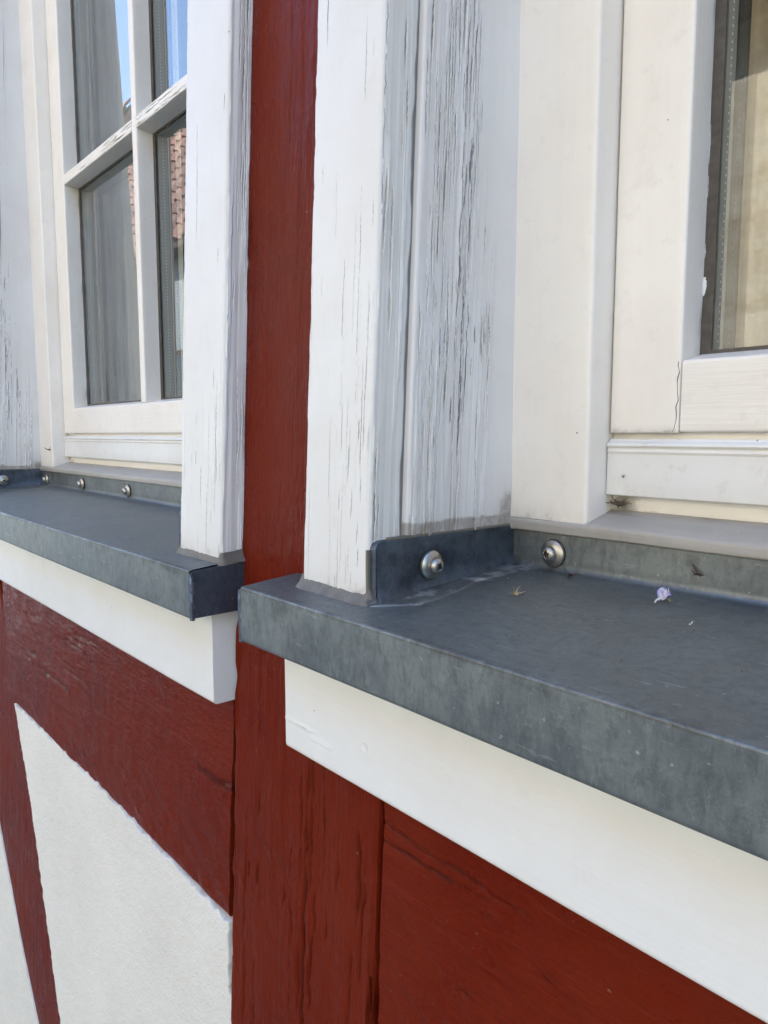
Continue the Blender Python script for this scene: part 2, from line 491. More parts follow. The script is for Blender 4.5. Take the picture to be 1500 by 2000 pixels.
# ------------------------------------------------------------------ measured layout (u)
F = 0.9867
WALL = 1.19
YC = 1.1104                                     # casing front
YFA = 1.0972                                    # apron board front
YS = 1.0                                        # zinc drip front
ZSF, ZSB, ZBK = -0.420, -0.573, -0.368          # sheet: front edge, drip bottom, back bend
YFR, YSA, YRE = 1.6535*F, 1.7431*F, 1.8462*F    # frame, sash, glass
ZTOP = 4.95                                     # head of the openings
def zsheet(y): return ZSF+(ZBK-ZSF)*(y-YS)/(1.645-YS)

# ------------------------------------------------------------------ street and house opposite
a = Acc()
a.grid(np.stack(np.meshgrid(np.linspace(-700, 700, 8), np.linspace(-700, 700, 8), indexing='xy')+[np.full((8, 8), -Z0/S)], -1))
street = a.build('street', M['paving']); street['kind'] = 'structure'

def U(m): return m/S
opp = thing('townhouse', 'ochre rendered house across the street with steep clay tile roof, mirrored in the window panes', 'house', (U(-6), U(-6), -U(Z0)))
EZ = 4.05                                        # eave above the eye, metres
a = Acc(); a.box(U(-8), U(9), U(-14), U(-6), -U(Z0), U(EZ)); a.build('wall', M['ochre'], opp)
a = Acc(); a.box(U(-29.2), U(-8), U(-14), U(-6), -U(Z0), U(EZ)); a.build('wall', M['greywall'], opp)
rf = Acc(); rf.poly(np.array([(x, y, z) for x in (U(-29.1), U(9.5)) for y, z in ((U(-5.62), U(EZ-.35)), (U(-9.6), U(10.35)), (U(-13.9), U(EZ-.35)))]),
                    [(0, 3, 4, 1), (1, 4, 5, 2), (0, 2, 5, 3), (0, 1, 2), (3, 5, 4)])
roof = rf.build('roof', M['dark_wood'], opp)
def pantiles(parent, x0, x1, run, rise, nr, seed):
    nc = int((x1-x0)/.344)
    dirv = np.array([0, -run, rise]); Ls = np.linalg.norm(dirv); dirv /= Ls; nv = np.array([0, dirv[2], -dirv[1]])
    tl = Acc()
    for r in range(nr):
        s0, s1 = r*Ls/nr, (r+1)*Ls/nr+.06
        X = np.linspace(x0, x1, nc*6+1)
        ph = (np.arange(nc*6+1) % 6)/6.0
        prof = .05*np.cos(ph*2*np.pi)
        ti = _h(np.floor(np.arange(nc*6+1)/6), np.full(nc*6+1, r), seed)
        rows = []
        for k, (q, lift) in enumerate(((s0, .075), (s0, .11), (s1, .05))):
            off = lift+prof+.012*(ti-.5)
            if k == 0: off = off*0+.02
            rows.append(np.stack([X, -5.6+dirv[1]*q+nv[1]*off, EZ-.33+dirv[2]*q+nv[2]*off], -1))
        tl.grid(np.stack(rows)/S, attrs={'tint': np.repeat(ti[None], 3, 0)})
    tl.build('roof_tile', M['tile'], parent, kind='stuff')
pantiles(roof, -29.0, 9.4, 3.98, 6.65, 17, 3)
tall = thing('townhouse', 'taller grey house at the lane end with the highest tiled roof mirrored in the panes', 'house', (U(-35), U(-6), -U(Z0)))
a = Acc(); a.box(U(-42), U(-29.22), U(-16), U(-6.02), -U(Z0), U(EZ)); a.build('wall', M['greywall'], tall)
a = Acc(); a.poly(np.array([(x, y, z) for x in (U(-42.3), U(-29.05)) for y, z in ((U(-5.64), U(EZ-.38)), (U(-11.2), U(12.85)), (U(-16.6), U(EZ-.38)))]),
                  [(0, 3, 4, 1), (1, 4, 5, 2), (0, 2, 5, 3), (0, 1, 2), (3, 5, 4)])
troof = a.build('roof', M['tile'], tall)
pantiles(troof, -42.2, -29.05, 5.55, 9.2, 24, 9)
a = Acc(); a.box(U(-29.0), U(9.5), U(-5.9), U(-5.55), U(EZ-.42), U(EZ-.30)); a.build('gutter', M['dark_wood'], opp)
for wx in (-22, -18.5, -15, -11.5, -8, -4.6, 3.0, 6.2):
    fr = Acc(); fr.box(U(wx-.62), U(wx+.62), U(-6.0), U(-5.93), U(.2), U(1.75)); fo = fr.build('window_frame', M['dark_wood'], opp)
    pn = Acc(); pn.box(U(wx-.52), U(wx+.52), U(-5.93), U(-5.925), U(.3), U(1.65)); pn.build('pane', M['darkglass'], fo)

# ------------------------------------------------------------------ added house block beside the lane, unseen, to darken faces turned towards it
sky_block = thing('townhouse', 'added grey house block outside the picture, blocking sky light from the window sides', 'house', (U(5), U(-1), -U(Z0)))
a = Acc(); a.box(U(7), U(15), U(-2.4), U(.3), -U(Z0), U(3.2)); a.build('wall', M['greywall'], sky_block)
a = Acc(); a.poly([(U(x), U(y), U(z)) for x in (6.7, 15.3) for y, z in ((-2.8, 3.0), (-1.1, 4.8), (.3, 3.6))], [(0, 3, 4, 1), (1, 4, 5, 2), (0, 2, 5, 3), (0, 1, 2), (3, 5, 4)]); a.build('roof', M['tile'], sky_block)

# ------------------------------------------------------------------ the timber-framed house
house = thing('timber_framed_house', 'half-timbered house wall with oxblood red beams and white plaster infill panels', 'house', (-1.8, 1.25, -U(Z0)))
def rough_timber(ncr, seed, depth=.006, axis_long='t', amp=.010, dens=None, slant=0.0):
    def d(P, Nn, E, ts, A, B, T):
        H = np.zeros_like(A); K = np.zeros_like(A)
        front = np.where(Nn[:, 1] < -.7)[0] if axis_long == 't' else np.where(Nn[:, 0] < -.7)[0]
        s = P[front, 0] if axis_long == 't' else P[front, 1]
        h, k = cracks(s, ts, ncr, seed, (.05, .7), (.0025, .0085), depth*1.5, .0030, dens, wander=.016, jag=.005)
        hp, kp = cracks(s, ts, ncr//2, seed+60, (.015, .035), (.002, .004), depth*.8, .0008, None, .002)      # pits and nail marks
        Sg, Tg = np.meshgrid(s, ts)
        Sr = Sg*math.cos(slant)+Tg*math.sin(slant); Tr = Tg*math.cos(slant)-Sg*math.sin(slant)
        h = h+hp+amp*(fbm(Sg*3, Tg*1.3, seed, 4)-.5)*1.3+amp*.75*(fbm(Sr*24, Tr*2.6, seed+4, 4)-.5)
        k = np.maximum(k, kp)
        rough = np.clip(fbm(Sg*2.2, Tg*.8, seed+8, 2)*2.6-1.0, 0, 1)
        low = sstep(-.6, -1.2, Tg) if axis_long == 't' else 1.0
        h = h+amp*.95*rough*low*(fbm(Sg*8+Tg*3, Tg*24, seed+9, 3)-.5)                       # short adze bites across the grain
        if axis_long == 't': h = h*(.35+.65*low); k = k*(.5+.5*low)
        sd = np.where((np.abs(Nn[:, 0]) > .7) | (E == -1))[0] if axis_long == 't' else np.array([], int)
        if len(sd): H[:, sd] += -.042*fbm(T[:, sd]*4.5, 0*T[:, sd]+np.sign(Nn[sd, 0])[None]*5, seed+40, 4)+.020
        H[:, front] += h; K[:, front] = k*.75
        return H, {'crack': np.clip(K, 0, 1)}
    return d

# the post between the windows
a = Acc()
loft(a, roundpoly(rect(-2.112, -1.374, WALL, 1.9), [.02, .02, 0, 0], [.006, .4, .4, .4]), along(-4.2, 6.5, .022), 'z', rough_timber(130, 5, .006, 't', .012, lambda cs, ct: .12+.88*sstep(-.8, -1.15, ct)), lean=True)
post = a.build('post', M['red_v'], house)
a = Acc(); loft(a, roundpoly(rect(-6.9, -6.15, WALL, 1.9), .012, .05), along(-5.5, 6.5, .2), 'z', None, True); a.build('post', M['red_v'], house)
a = Acc(); loft(a, roundpoly(rect(2.38, 3.15, WALL, 1.9), .012, .05), along(-5.5, 6.5, .2), 'z', None, True); a.build('post', M['red_v'], house)
a = Acc(); loft(a, roundpoly(rect(-2.118, -1.368, WALL, 1.9), .012, .1), along(-5.5, -4.2, .2), 'z', None, True); a.build('post', M['red_v'], house)

# rails under the windows (profile in y,z; swept along x)
def railp(z0, z1, st=.006): return roundpoly([(WALL+.004, z0), (1.9, z0), (1.9, z1), (WALL+.004, z1)], [.012, 0, 0, .012], [.4, .4, .4, st])
def leaned(acc, prof, ts, disp): return loft(acc, prof, ts, 'x', disp, lean=True)
a = Acc(); leaned(a, railp(-1.655, -.62, .009), np.concatenate([along(-5.1, -2.135, .02)]), rough_timber(34, 15, .004, 'x', .011, None, .45)); a.build('rail', M['red_x'], house)
a = Acc(); leaned(a, railp(-1.68, -.62, .006), np.concatenate([along(-1.350, 0.2, .014), along(.3, 2.37, .2)]), rough_timber(30, 16, .004, 'x', .013, None, .5)); a.build('rail', M['red_x'], house)

# brace leaning down to the post foot
br = [(-5.38, -.62), (-5.13, -1.09), (-4.83, -1.652), (-4.50, -2.14), (-3.93, -3.2), (-3.1, -4.7), (-3.8, -4.7), (-4.34, -3.46), (-4.74, -3.10), (-5.22, -2.58), (-5.9, -1.55), (-6.13, -1.1), (-6.13, -.62)]
def slab(name, mat, parent, poly, y0, depth, seed, jit=.006, step=.03, inset=.012, lean=True, closed_edges=None):
    pts = np.array(poly, float); out = []
    n = len(pts)
    for i in range(n):
        p, q = pts[i], pts[(i+1) % n]; m = max(1, int(np.linalg.norm(q-p)/step))
        for k in range(m): out.append(p+(q-p)*k/m)
    out = np.array(out); n = len(out)
    tg = np.roll(out, -1, 0)-np.roll(out, 1, 0); tg /= np.linalg.norm(tg, axis=1)[:, None]
    area = .5*np.sum(out[:, 0]*np.roll(out[:, 1], -1)-np.roll(out[:, 0], -1)*out[:, 1]); sg = 1 if area > 0 else -1
    nn = np.stack([tg[:, 1], -tg[:, 0]], -1)*sg
    ii = np.arange(n)
    j = (fbm(ii*.22, ii*0, seed, 4)-.5)*2*jit+(vn(ii*.63, ii*0, seed+2)-.5)*jit*.5
    out = out+nn*j[:, None]
    def ring(off, y):
        e = out-nn*off; return np.stack([e[:, 0], y+LEAN*(e[:, 1]-LZ)*(1 if lean else 0), e[:, 1]], -1)
    jj = (vn(ii*.5, ii*0+4, seed)-.5)*inset*.5
    rings = np.stack([ring(0, y0+depth), ring(0, y0+inset*1.0), ring(inset*.3, y0+inset*.35), ring(inset*.9+jj[:, None]*.5, y0)])
    a = Acc()
    dd = np.zeros((4, n)); dd[1] = .5*vn(ii*.3, ii*0, seed+7); dd[2] = .4*vn(ii*.4, ii*0, seed+9)
    a.grid(rings, closed=True, attrs={'dirt': dd}, flip=(sg > 0))
    base = a.n-n; f = list(range(base, base+n))
    # front face fanned over an inner grid is not needed: the ring is nearly convex
    a.f.append([f if sg > 0 else f[::-1]])
    return a.build(name, mat, parent, sharp=40)
slab('brace', M['red_d'], house, br, WALL+.002, .6, 3, .004, .05, .012)
slab('plaster_panel', M['plaster'], house, [(-4.81, -1.666), (-4.2, -1.652), (-3.5, -1.648), (-2.8, -1.656), (-2.128, -1.668), (-2.118, -1.9), (-2.085, -1.93), (-2.09, -4.7), (-3.08, -4.7), (-3.92, -3.2), (-4.49, -2.14)], WALL-.003, .3, 21, .016, .009, .005)
slab('plaster_panel', M['plaster'], house, [(-6.14, -1.2), (-5.9, -1.58), (-5.23, -2.6), (-4.74, -3.115), (-4.35, -3.475), (-3.82, -4.7), (-6.14, -4.7)], WALL-.003, .3, 22, .006, .012, .005)
slab('plaster_panel', M['plaster'], house, [(-1.36, -1.69), (2.375, -1.69), (2.375, -4.7), (-1.36, -4.7)], WALL-.012, .3, 23, .010, .05, .016)
a = Acc(); a.box(-30, 16, 1.0, 1.9, -U(Z0), -4.7); a.build('plinth', M['ochre'], house)
# the rest of the front, outside the picture
a = Acc()
a.box(-30, -6.9, 1.2, 1.9, -4.7, 21); a.box(3.15, 16, 1.2, 1.9, -4.7, 21); a.box(-6.9, 3.15, 1.44, 2.1, ZTOP+.4, 21)
a.build('upper_wall', M['plaster'], house)
for x0, x1 in ((-6.15, -2.118), (-1.368, 2.38)):
    board('lintel', M['red_x'], house, 'x', 1.42, 2.1, ZTOP, ZTOP+.4, x0, x1, .012, .4, .4)
a = Acc(); a.poly([(-31, -1.2, 20.5), (17, -1.2, 20.5), (17, 14, 29.5), (-31, 14, 29.5), (-31, 29, 20.5), (17, 29, 20.5), (-31, -1.2, 20.1), (17, -1.2, 20.1)],
                  [(0, 1, 2, 3), (3, 2, 5, 4), (0, 6, 7, 1), (6, 4, 5, 7), (0, 3, 4, 6), (1, 7, 5, 2)])
a.build('roof', M['tile'], house)
a = Acc()
a.box(-30, 16, 14, 14.5, -5, 20); a.box(-30, -29.5, 2.1, 14, -5, 20); a.box(15.5, 16, 2.1, 14, -5, 20); a.box(-29.5, 15.5, 2.1, 14, 6.5, 7)
a.box(-29.5, 15.5, 1.92, 2.1, -4.9, -.35); a.box(-29.5, -6.4, 1.92, 2.1, -.35, 6.5); a.box(-1.9, -1.6, 1.92, 2.1, -.35, 6.5); a.box(2.7, 15.5, 1.92, 2.1, -.35, 6.5)
a.build('interior_wall', M['room'], house)
a = Acc(); a.box(-29.5, 15.5, 2.1, 14, -5.1, -4.9); a.build('floor', M['floorwood'], house)

# ------------------------------------------------------------------ windows
def casing_disp(seed, worn_front, worn_side, zlo):
    """paint wear of an upright board: front face (edge 0), +x face (edge 1)"""
    def d(P, Nn, E, ts, A, B, T):
        H = .0035*(fbm(T*2.2, A*6+B*6, seed, 3)-.5); K = np.zeros_like(A); D = np.zeros_like(A)
        for e, n, w in ((0, worn_front, .5), (1, worn_side, 1.0)):
            ix = np.where(E == e)[0]
            if n == 0 or len(ix) < 3: continue
            s = P[ix, 0] if e == 0 else P[ix, 1]
            if e == 0:
                dens = lambda cs, ct: .04+.96*sstep(.75, -.25, ct)*(.35+.65*sstep(s.min(), s.max(), cs))
                h, k = cracks(s, ts, n, seed+e, (.05, .5), (.0007, .0016), .0030, .0014, dens, .003); k = k*1.15
                Sg, Tg = np.meshgrid(s, ts)
                h = h+.0007*wrinkle(s, ts, seed, 75, 2.2)*sstep(1.3, -.3, Tg)
            else:
                h, k = cracks(s, ts, n, seed+e, (.12, 1.2), (.0010, .0019), .0042, .0060, None, .006)
                Sg2, Tg2 = np.meshgrid(s, ts)
                h = h+.0026*wrinkle(s, ts, seed, 62, 1.6)
                k = k*.85
            if e == 1:
                gapw = .007+.012*np.clip(fbm(Tg2*6, 0*Tg2, seed+13, 4)*2.2-.9, 0, 1)
                k = np.maximum(k, .85*sstep(1.2189-gapw, 1.2189-gapw*.5, Sg2))
            H[:, ix] += h; K[:, ix] = k
        # ragged arrises where paint has come away
        arr = np.where(E == -1)[0]
        H[:, arr] += -.0040*np.clip(fbm(T[:, arr]*16, T[:, arr]*0, seed+3, 4)*2.4-1.2, 0, 1)
        D = np.maximum(D, .55*sstep(zlo+.05, zlo, T)*fbm(T*20, A*30+B*30, seed, 3))
        return H, {'crack': np.clip(K, 0, 1), 'dirt': D}
    return d

def reveal_disp(seed, zlo, n):
    def d(P, Nn, E, ts, A, B, T):
        H = .003*(fbm(T*2.2, A*6+B*6, seed, 3)-.5); K = np.zeros_like(A)
        ix = np.where(E == 1)[0]; y = P[ix, 1]
        # wedge of cracked paint: narrow at the foot, full in the middle, sound strip beside the frame
        def edge(t): return .47+.26*sstep(1.3, -.1, t)
        def dens(cs, ct):
            f = (cs-y.min())/(YFR-y.min()); m = sstep(edge(ct), edge(ct)-.12, f)
            return m*(1.0 if ct > -.02 else .12)
        h, k = cracks(y, ts, n, seed, (.05, .7), (.0008, .0016), .0042, .0045, dens, .004); k = k*.95
        hb, kb = cracks(y, ts, 34, seed+1, (.06, .40), (.0013, .0030), .0070, .005,
                        lambda cs, ct: dens(cs, ct)*np.exp(-(((cs-y.min())/(YFR-y.min())-edge(ct)+.13)/.07)**2)*(1 if ct > .25 else .25), .008)
        Yg, Tg = np.meshgrid(y, ts); f = (Yg-y.min())/(YFR-y.min())
        m = sstep(edge(Tg)+.02, edge(Tg)-.14, f)*(.35+.65*sstep(-.25, .1, Tg))
        h = h+hb+.0018*wrinkle(y, ts, seed, 105, 1.8)*m+.0008*wrinkle(y, ts, seed+2, 60, 1.0)
        # long lifted runs of paint down the foot
        hl, kl = cracks(y, ts, 16, seed+4, (.4, 1.2), (.0010, .0016), .003, .0065, lambda cs, ct: sstep(.6, -.1, ct), .010)
        H[:, ix] += h+hl; K[:, ix] = np.maximum(np.maximum(k, kb), kl*.55)
        D = .85*sstep(zlo+.040, zlo+.030, T+.012*(fbm(A*0+B*14, T*0, seed, 3)-.5))*(.45+.55*fbm(B*40, T*25, seed+6, 3))
        cn = sstep(.16, .0, np.hypot((B-YFR)*1.0, (T-zlo)*.9))*fbm(B*22, T*22, seed+5, 3)
        D = np.maximum(D, cn*1.1)
        # the crack between casing and lining, and the weathered fillet
        return H, {'crack': np.clip(K, 0, 1), 'dirt': np.clip(D, 0, .9)}
    return d

def foot_dirt(zlo, amt=.7, h=.05, seed=1):
    def d(P, Nn, E, ts, A, B, T):
        return np.zeros_like(A), {'dirt': amt*sstep(zlo+h, zlo, T+.04*(fbm(A*25+B*25, T*6, seed, 3)-.5))*fbm(A*40+B*40, T*30, seed, 3)}
    return d

def shared_pane(x0, x1, y0, y1, z0, z1):
    a = Acc(); a.box(x0, x1, y0, y1, z0, z1); return a

def make_window(label, p):
    """p: xr left lining face, x1 frame edge, x2 stile inner edge, xR right lining face, m0/m1 mullion, casL/casR outer casing edges"""
    w = thing('window', label, 'window', (.5*(p['xr']+p['xR']), YFR, -.25), 'casement windows in the half-timbered wall')
    det = p['detail']
    # casings
    zlo = -.393
    zt = along(zlo, 1.5, .006); zt2 = along(zlo, ZTOP+.1, .4); coarse = np.concatenate([along(zlo, 1.5, .03), along(1.9, ZTOP+.1, .4)])
    def casing(x0, x1, fine, dsp, yc=YC):
        a = Acc()
        st = [.0009, .0009, .4, .4] if fine else [.05, .05, .4, .4]
        r = [.010, .010, 0, 0]
        loft(a, roundpoly(rect(x0, x1, yc, 1.2189), r, st, 6), np.concatenate([zt, along(1.56, ZTOP+.1, .3)]) if fine else coarse, 'z', dsp, lean=True)
        return a.build('casing_board', M['white_v'], w, 50)
    casing(p['cL0'], p['cL1'], det == 'R', casing_disp(31, 52, 60, zlo) if det == 'R' else None, YC if det == 'R' else YC+.04)
    casing(p['cR0'], p['cR1'], det == 'L', casing_disp(47, 34, 60, zlo) if det == 'L' else None)
    # linings (reveal boards)
    zr = -.258
    xr, xR = p['xr'], p['xR']
    ztr = np.concatenate([along(zr, 1.45, .006), along(1.55, ZTOP, .3)]) if det == 'R' else np.concatenate([along(zr, 1.2, .012), along(1.4, ZTOP, .3)])
    a = Acc()
    loft(a, roundpoly(rect(xr-.25, xr, 1.2205, 1.62), [0, .009, 0, 0], [.4, .0008 if det == 'R' else .003, .4, .4], 6), ztr, 'z', reveal_disp(61 if det == 'R' else 77, zr, 420 if det == 'R' else 170), lean=True)
    a.build('reveal_board', M['white_r'], w, 50)
    a = Acc(); loft(a, roundpoly(rect(xR, xR+.25, 1.2205, 1.60), [.009, 0, 0, 0], .05), along(zr, ZTOP, .3), 'z', None, True); a.build('reveal_board', M['white_v'], w)
    board('head_board', M['white_x'], w, 'x', 1.35, 1.70, ZTOP-.05, ZTOP+.2, xr-.2, xR+.2, .008)
    # outer frame: jambs, head
    x1 = p['x1']; zf = -.2345
    a = Acc(); loft(a, roundpoly(rect(xr-.06, x1, YFR, 1.86), [0, .010, 0, 0], [.02, .02, .3, .3], 5), along(zf, ZTOP, .02), 'z', foot_dirt(zf, .55, .06), jig=.002); a.build('frame_jamb', M['cream'], w)
    board('frame_jamb', M['cream'], w, 'z', 2*p['xc']-x1, xR+.06, YFR, 1.86, zf, ZTOP, .010)
    board('frame_head', M['cream_x'], w, 'x', YFR, 1.86, ZTOP-.3, ZTOP, x1+.002, 2*p['xc']-x1-.002, .010)
    xo1 = 2*p['xc']-x1
    # timber sub-sill, recessed frame rail, drip rail
    a = Acc(); pr = roundpoly([(YFR-.010, -.268), (1.9, -.268), (1.9, -.196), (YSA+.03, -.202), (YFR-.010, -.236)], [.006, 0, 0, 0, .011], [.3, .3, .3, .008, .3], 5)
    def ss(P, Nn, E, ts, A, B, T):
        h = .004*(fbm(T*4, A*60+B*20, 8, 4)-.5); return h, {'dirt': .5*np.clip(fbm(T*5, A*30, 9, 4)*2-.9, 0, 1)+.45*(A > YSA-.005)*fbm(T*14, A*0, 3, 3)}
    loft(a, pr, along(xr-.05, xR+.05, .012), 'x', ss); a.build('timber_sill', M['subsill'], w)
    a = Acc()
    def rr(P, Nn, E, ts, A, B, T):
        return 0*A, {'dirt': np.clip(.95*sstep(.16, 0, T-(x1+.01))*fbm(T*30, B*30, 4, 3)*sstep(-.12, -.15, B)+.35*sstep(-.19, -.205, B), 0, 1)}
    loft(a, roundpoly([(YSA+.030, -.215), (1.86, -.215), (1.86, .02), (YSA+.030, .02)], 0, [.3, .3, .3, .01]), along(x1+.001, xo1-.001, .03), 'x', rr); a.build('frame_rail', M['cream_x'], w)
    a = Acc()
    k = YSA-.004
    pr = [(k, -.1605), (k+.05, -.155), (k+.05, -.012), (k+.012, -.012), (k+.010, -.018), (k+.004, -.020), (k-.004, -.024), (k-.006, -.030), (k+.001, -.036), (k+.001, -.041), (k-.003, -.044), (k+.001, -.051)]
    loft(a, roundpoly(pr, [.004, 0, 0, .003, .002, .002, .003, .003, .002, .002, .002, .002], .05, 3), along(x1+.004, xo1-.004, .1), 'x'); a.build('drip_rail', M['alu'], w)
    # sash
    x2 = p['x2']; xo2 = 2*p['xc']-x2; zb, zrt = .004, .177; ztp = ZTOP-.32
    sash = bpy.data.objects.new('sash', None); sash.empty_display_size = .05; put(sash, w)
    for q0, q1 in ((x1+.005, x2), (xo2, xo1-.005)):
        a = Acc()
        def sd_(P, Nn, E, ts, A, B, T):
            H = -.004*np.clip(fbm(T*9, A*0, 5, 4)*2.2-1.1, 0, 1)*((B > YRE-.03)[:, :] if True else 1)
            return H*((A > q1-.001) | (A < q0+.001)), {'dirt': .5*sstep(zb+.012, zb, T), 'crack': .8*(((B > YRE-.012) & (A > q1-.004))*np.clip(fbm(T*7, A*0, 12, 4)*2.4-1.25, 0, 1))}
        loft(a, roundpoly(rect(q0, q1, YSA, 1.95), [.007, .009, 0, 0], [.02, .012, .3, .012], 5), along(zb, ztp, .02), 'z', sd_)
        a.build('sash_stile', M['cream'], sash)
    a = Acc(); loft(a, roundpoly([(YSA+.002, zb+.001), (1.94, zb+.001), (1.94, zrt+.022), (YRE-.002, zrt+.022), (YSA+.002, zrt)], [.007, 0, 0, 0, .010], [.3, .3, .3, .02, .02]), along(x2+.0035, xo2-.0035, .04), 'x', None, jig=.002); a.build('sash_rail', M['cream_x'], sash)
    a = Acc(); loft(a, roundpoly(rect(YSA+.002, 1.94, ztp-.18, ztp), .007, .3), along(x2+.002, xo2-.002, .3), 'x'); a.build('sash_rail', M['cream_x'], sash)
    # glazing bars
    m0, m1 = p['m0'], p['m1']; H1 = .0 if False else 1
    bars = []; z = 1.67
    while z < ztp-.4:
        bars.append((z, z+.064)); z += 1.553
    a = Acc(); loft(a, roundpoly(rect(m0, m1, YSA+.0015, YRE), [.008, .008, 0, 0], [.02, .02, .3, .02]), along(zrt+.006, ztp-.18, .03), 'z', None, jig=.003, seed=4); a.build('glazing_bar', M['cream'], sash)
    def bd(P, Nn, E, ts, A, B, T):
        k = np.zeros_like(A)
        ix = np.where(Nn[:, 0] < -.8)[0]
        h, kk = cracks(P[ix, 1], ts, 26, 91, (.05, .3), (.0015, .0035), .003, .002, lambda cs, ct: np.exp(-((ct-m1)/.55)**2), .004)
        k[:, ix] = kk
        H = .003*(fbm(T*5, A*20+B*20, 4, 3)-.5); H[:, ix] += h
        return H, {'crack': k}
    for b0, b1 in bars:
        for q0, q1 in ((x2+.001, m0-.0005), (m1+.0005, xo2-.001)):
            a = Acc(); loft(a, roundpoly([(YSA+.002, b0), (YRE, b0-.008), (YRE, b1+.01), (YSA+.002, b1)], [.006, 0, 0, .006], [.03, .3, .03, .003]), along(q0, q1, .02), 'x', bd); a.build('glazing_bar', M['cream_x'], sash)
    # panes, spacers, seals: one sealed unit per opening
    zs = [zrt+.018]+[v for b in bars for v in (b[0]-.006, b[1]+.006)]+[ztp-.18]
    gx = ((x2, m0), (m1, xo2))
    for i in range(0, len(zs), 2):
        z0, z1 = zs[i], zs[i+1]
        for g0, g1 in gx:
            s0 = .027
            fr_ = Acc()
            for u0, u1, v0, v1 in ((g0, g0+s0, z0, z1), (g1-s0, g1, z0, z1), (g0+s0, g1-s0, z0, z0+.012), (g0+s0, g1-s0, z1-.012, z1)):
                fr_.box(u0, u1, YRE-.006, YRE, v0, v1)
            fr_.build('glazing_seal', M['brownseal'], sash)
            a = Acc(); a.box(g0-.02, g1+.02, YRE+.0005, YRE+.0145, z0-.02, z1+.02); a.build('pane', M['glass'], sash)
            a = Acc(); a.box(g0-.02, g1+.02, YRE+.072, YRE+.086, z0-.02, z1+.02); a.build('pane', M['glass'], sash)
            sp = Acc(); ym = YRE+.043; hw = .0255
            for face, xx in ((1, g0+s0-.006), (-1, g1-s0+.006)):
                ys = np.array([-hw, 0, hw])
                Q = np.zeros((2, 3, 3)); Q[..., 0] = xx; Q[..., 1] = ym+ys; Q[0, :, 2] = z0+.02; Q[1, :, 2] = z1-.02
                sp.grid(Q, attrs={'across': np.repeat((ys*S)[None], 2, 0), 'dots': np.ones((2, 3))}, flip=(face > 0))
                sp.box(min(xx, xx-face*.02)+(.0 if face > 0 else .0005), max(xx, xx-face*.02)-(.0005 if face > 0 else 0), ym-hw, ym+hw, z0, z1)
            sp.box(g0+s0, g1-s0, ym-hw, ym+hw, z0, z0+.014); sp.box(g0+s0, g1-s0, ym-hw, ym+hw, z1-.014, z1)
            sp.build('spacer_bar', M['spacer'], sash)
            ds = Acc()
            for u0, u1 in ((g0, g0+s0+.007), (g1-s0-.007, g1)): ds.box(u0, u1, YRE+.088, YRE+.11, z0-.01, z1+.01)
            ds.box(g0+s0+.007, g1-s0-.007, YRE+.088, YRE+.11, z0-.01, z0+.016)
            ds.build('inner_seal', M['darkseal'], sash)
    # apron board under the zinc
    a = Acc()
    def ap(P, Nn, E, ts, A, B, T):
        H = .0045*(fbm(T*1.6, A*5+B*5, 6, 3)-.5); K = np.zeros_like(A)
        ix = np.where(Nn[:, 0] < -.8)[0]
        if det == 'R':
            e0 = p['ap0']
            h, k = cracks(P[ix, 1], ts, 13, 17, (.1, .8), (.0010, .0018), .002, .0030, lambda cs, ct: sstep(e0+.55, e0, ct)*sstep(-.74, -.80, cs)+.03*sstep(-.84, -.87, cs), .004)
            H[:, ix] += h; K[:, ix] = k*.4
        return H, {'crack': K, 'dirt': .35*np.clip(sstep(-.86, -.89, B)*fbm(T*5, B*20, 3, 4), 0, 1)}
    st = .004
    tsx = np.concatenate([along(p['ap0'], p['ap0']+.9, .008), along(p['ap0']+.95, p['ap1'], .05)]) if det == 'R' else along(p['ap0'], p['ap1'], .03)
    loft(a, roundpoly([(YFA, -.886), (WALL+.06, -.886), (WALL+.06, -.45), (YFA, -.45)], [.012, 0, 0, 0], [.02, .3, .3, st], 5), tsx, 'x', ap)
    apron = a.build('apron_board', M['white_x'], w)
    xn, zn = (-1.345, -.768) if det == 'R' else (-2.395, -.672)
    a = Acc(); th = np.linspace(0, 2*np.pi, 20, endpoint=False)
    a.grid(np.stack([np.stack([xn+r*np.cos(th), YFA-h+0*th, zn+r*np.sin(th)], -1) for r, h in ((.0125, -.002), (.0118, .0015), (.0098, .0012), (.0085, .0002), (.0001, .0004))]), closed=True)
    a.build('nail_head', M['white_x'], apron, 60)
    return w, sash

pR = dict(detail='R', xr=-1.3365, xR=2.16, x1=-1.1034*F, x2=-.9066*F, cL0=-1.6284, cL1=-1.3545, cR0=2.178, cR1=2.45, ap0=-1.70, ap1=2.5)
pR['xc'] = .5*(pR['xr']+pR['xR']); pR['m0'] = pR['xc']-.03; pR['m1'] = pR['xc']+.03
pL = dict(detail='L', xr=-5.8837*F, xR=-2.40, x1=-5.5977*F, x2=-5.3717*F, cL0=-6.11, cL1=-5.823, cR0=-2.3787, cR1=-2.0874, ap0=-6.4, ap1=-2.1292, m0=-4.140, m1=-4.078)
pL['xc'] = .5*(pL['m0']+pL['m1'])
wR, sashR = make_window('white window with badly cracked paint on its reveal, brown-edged glass and cracked sash joint', pR)
wL, sashL = make_window('white window with a cross of glazing bars, panes mirroring blue sky and clay roof', pL)

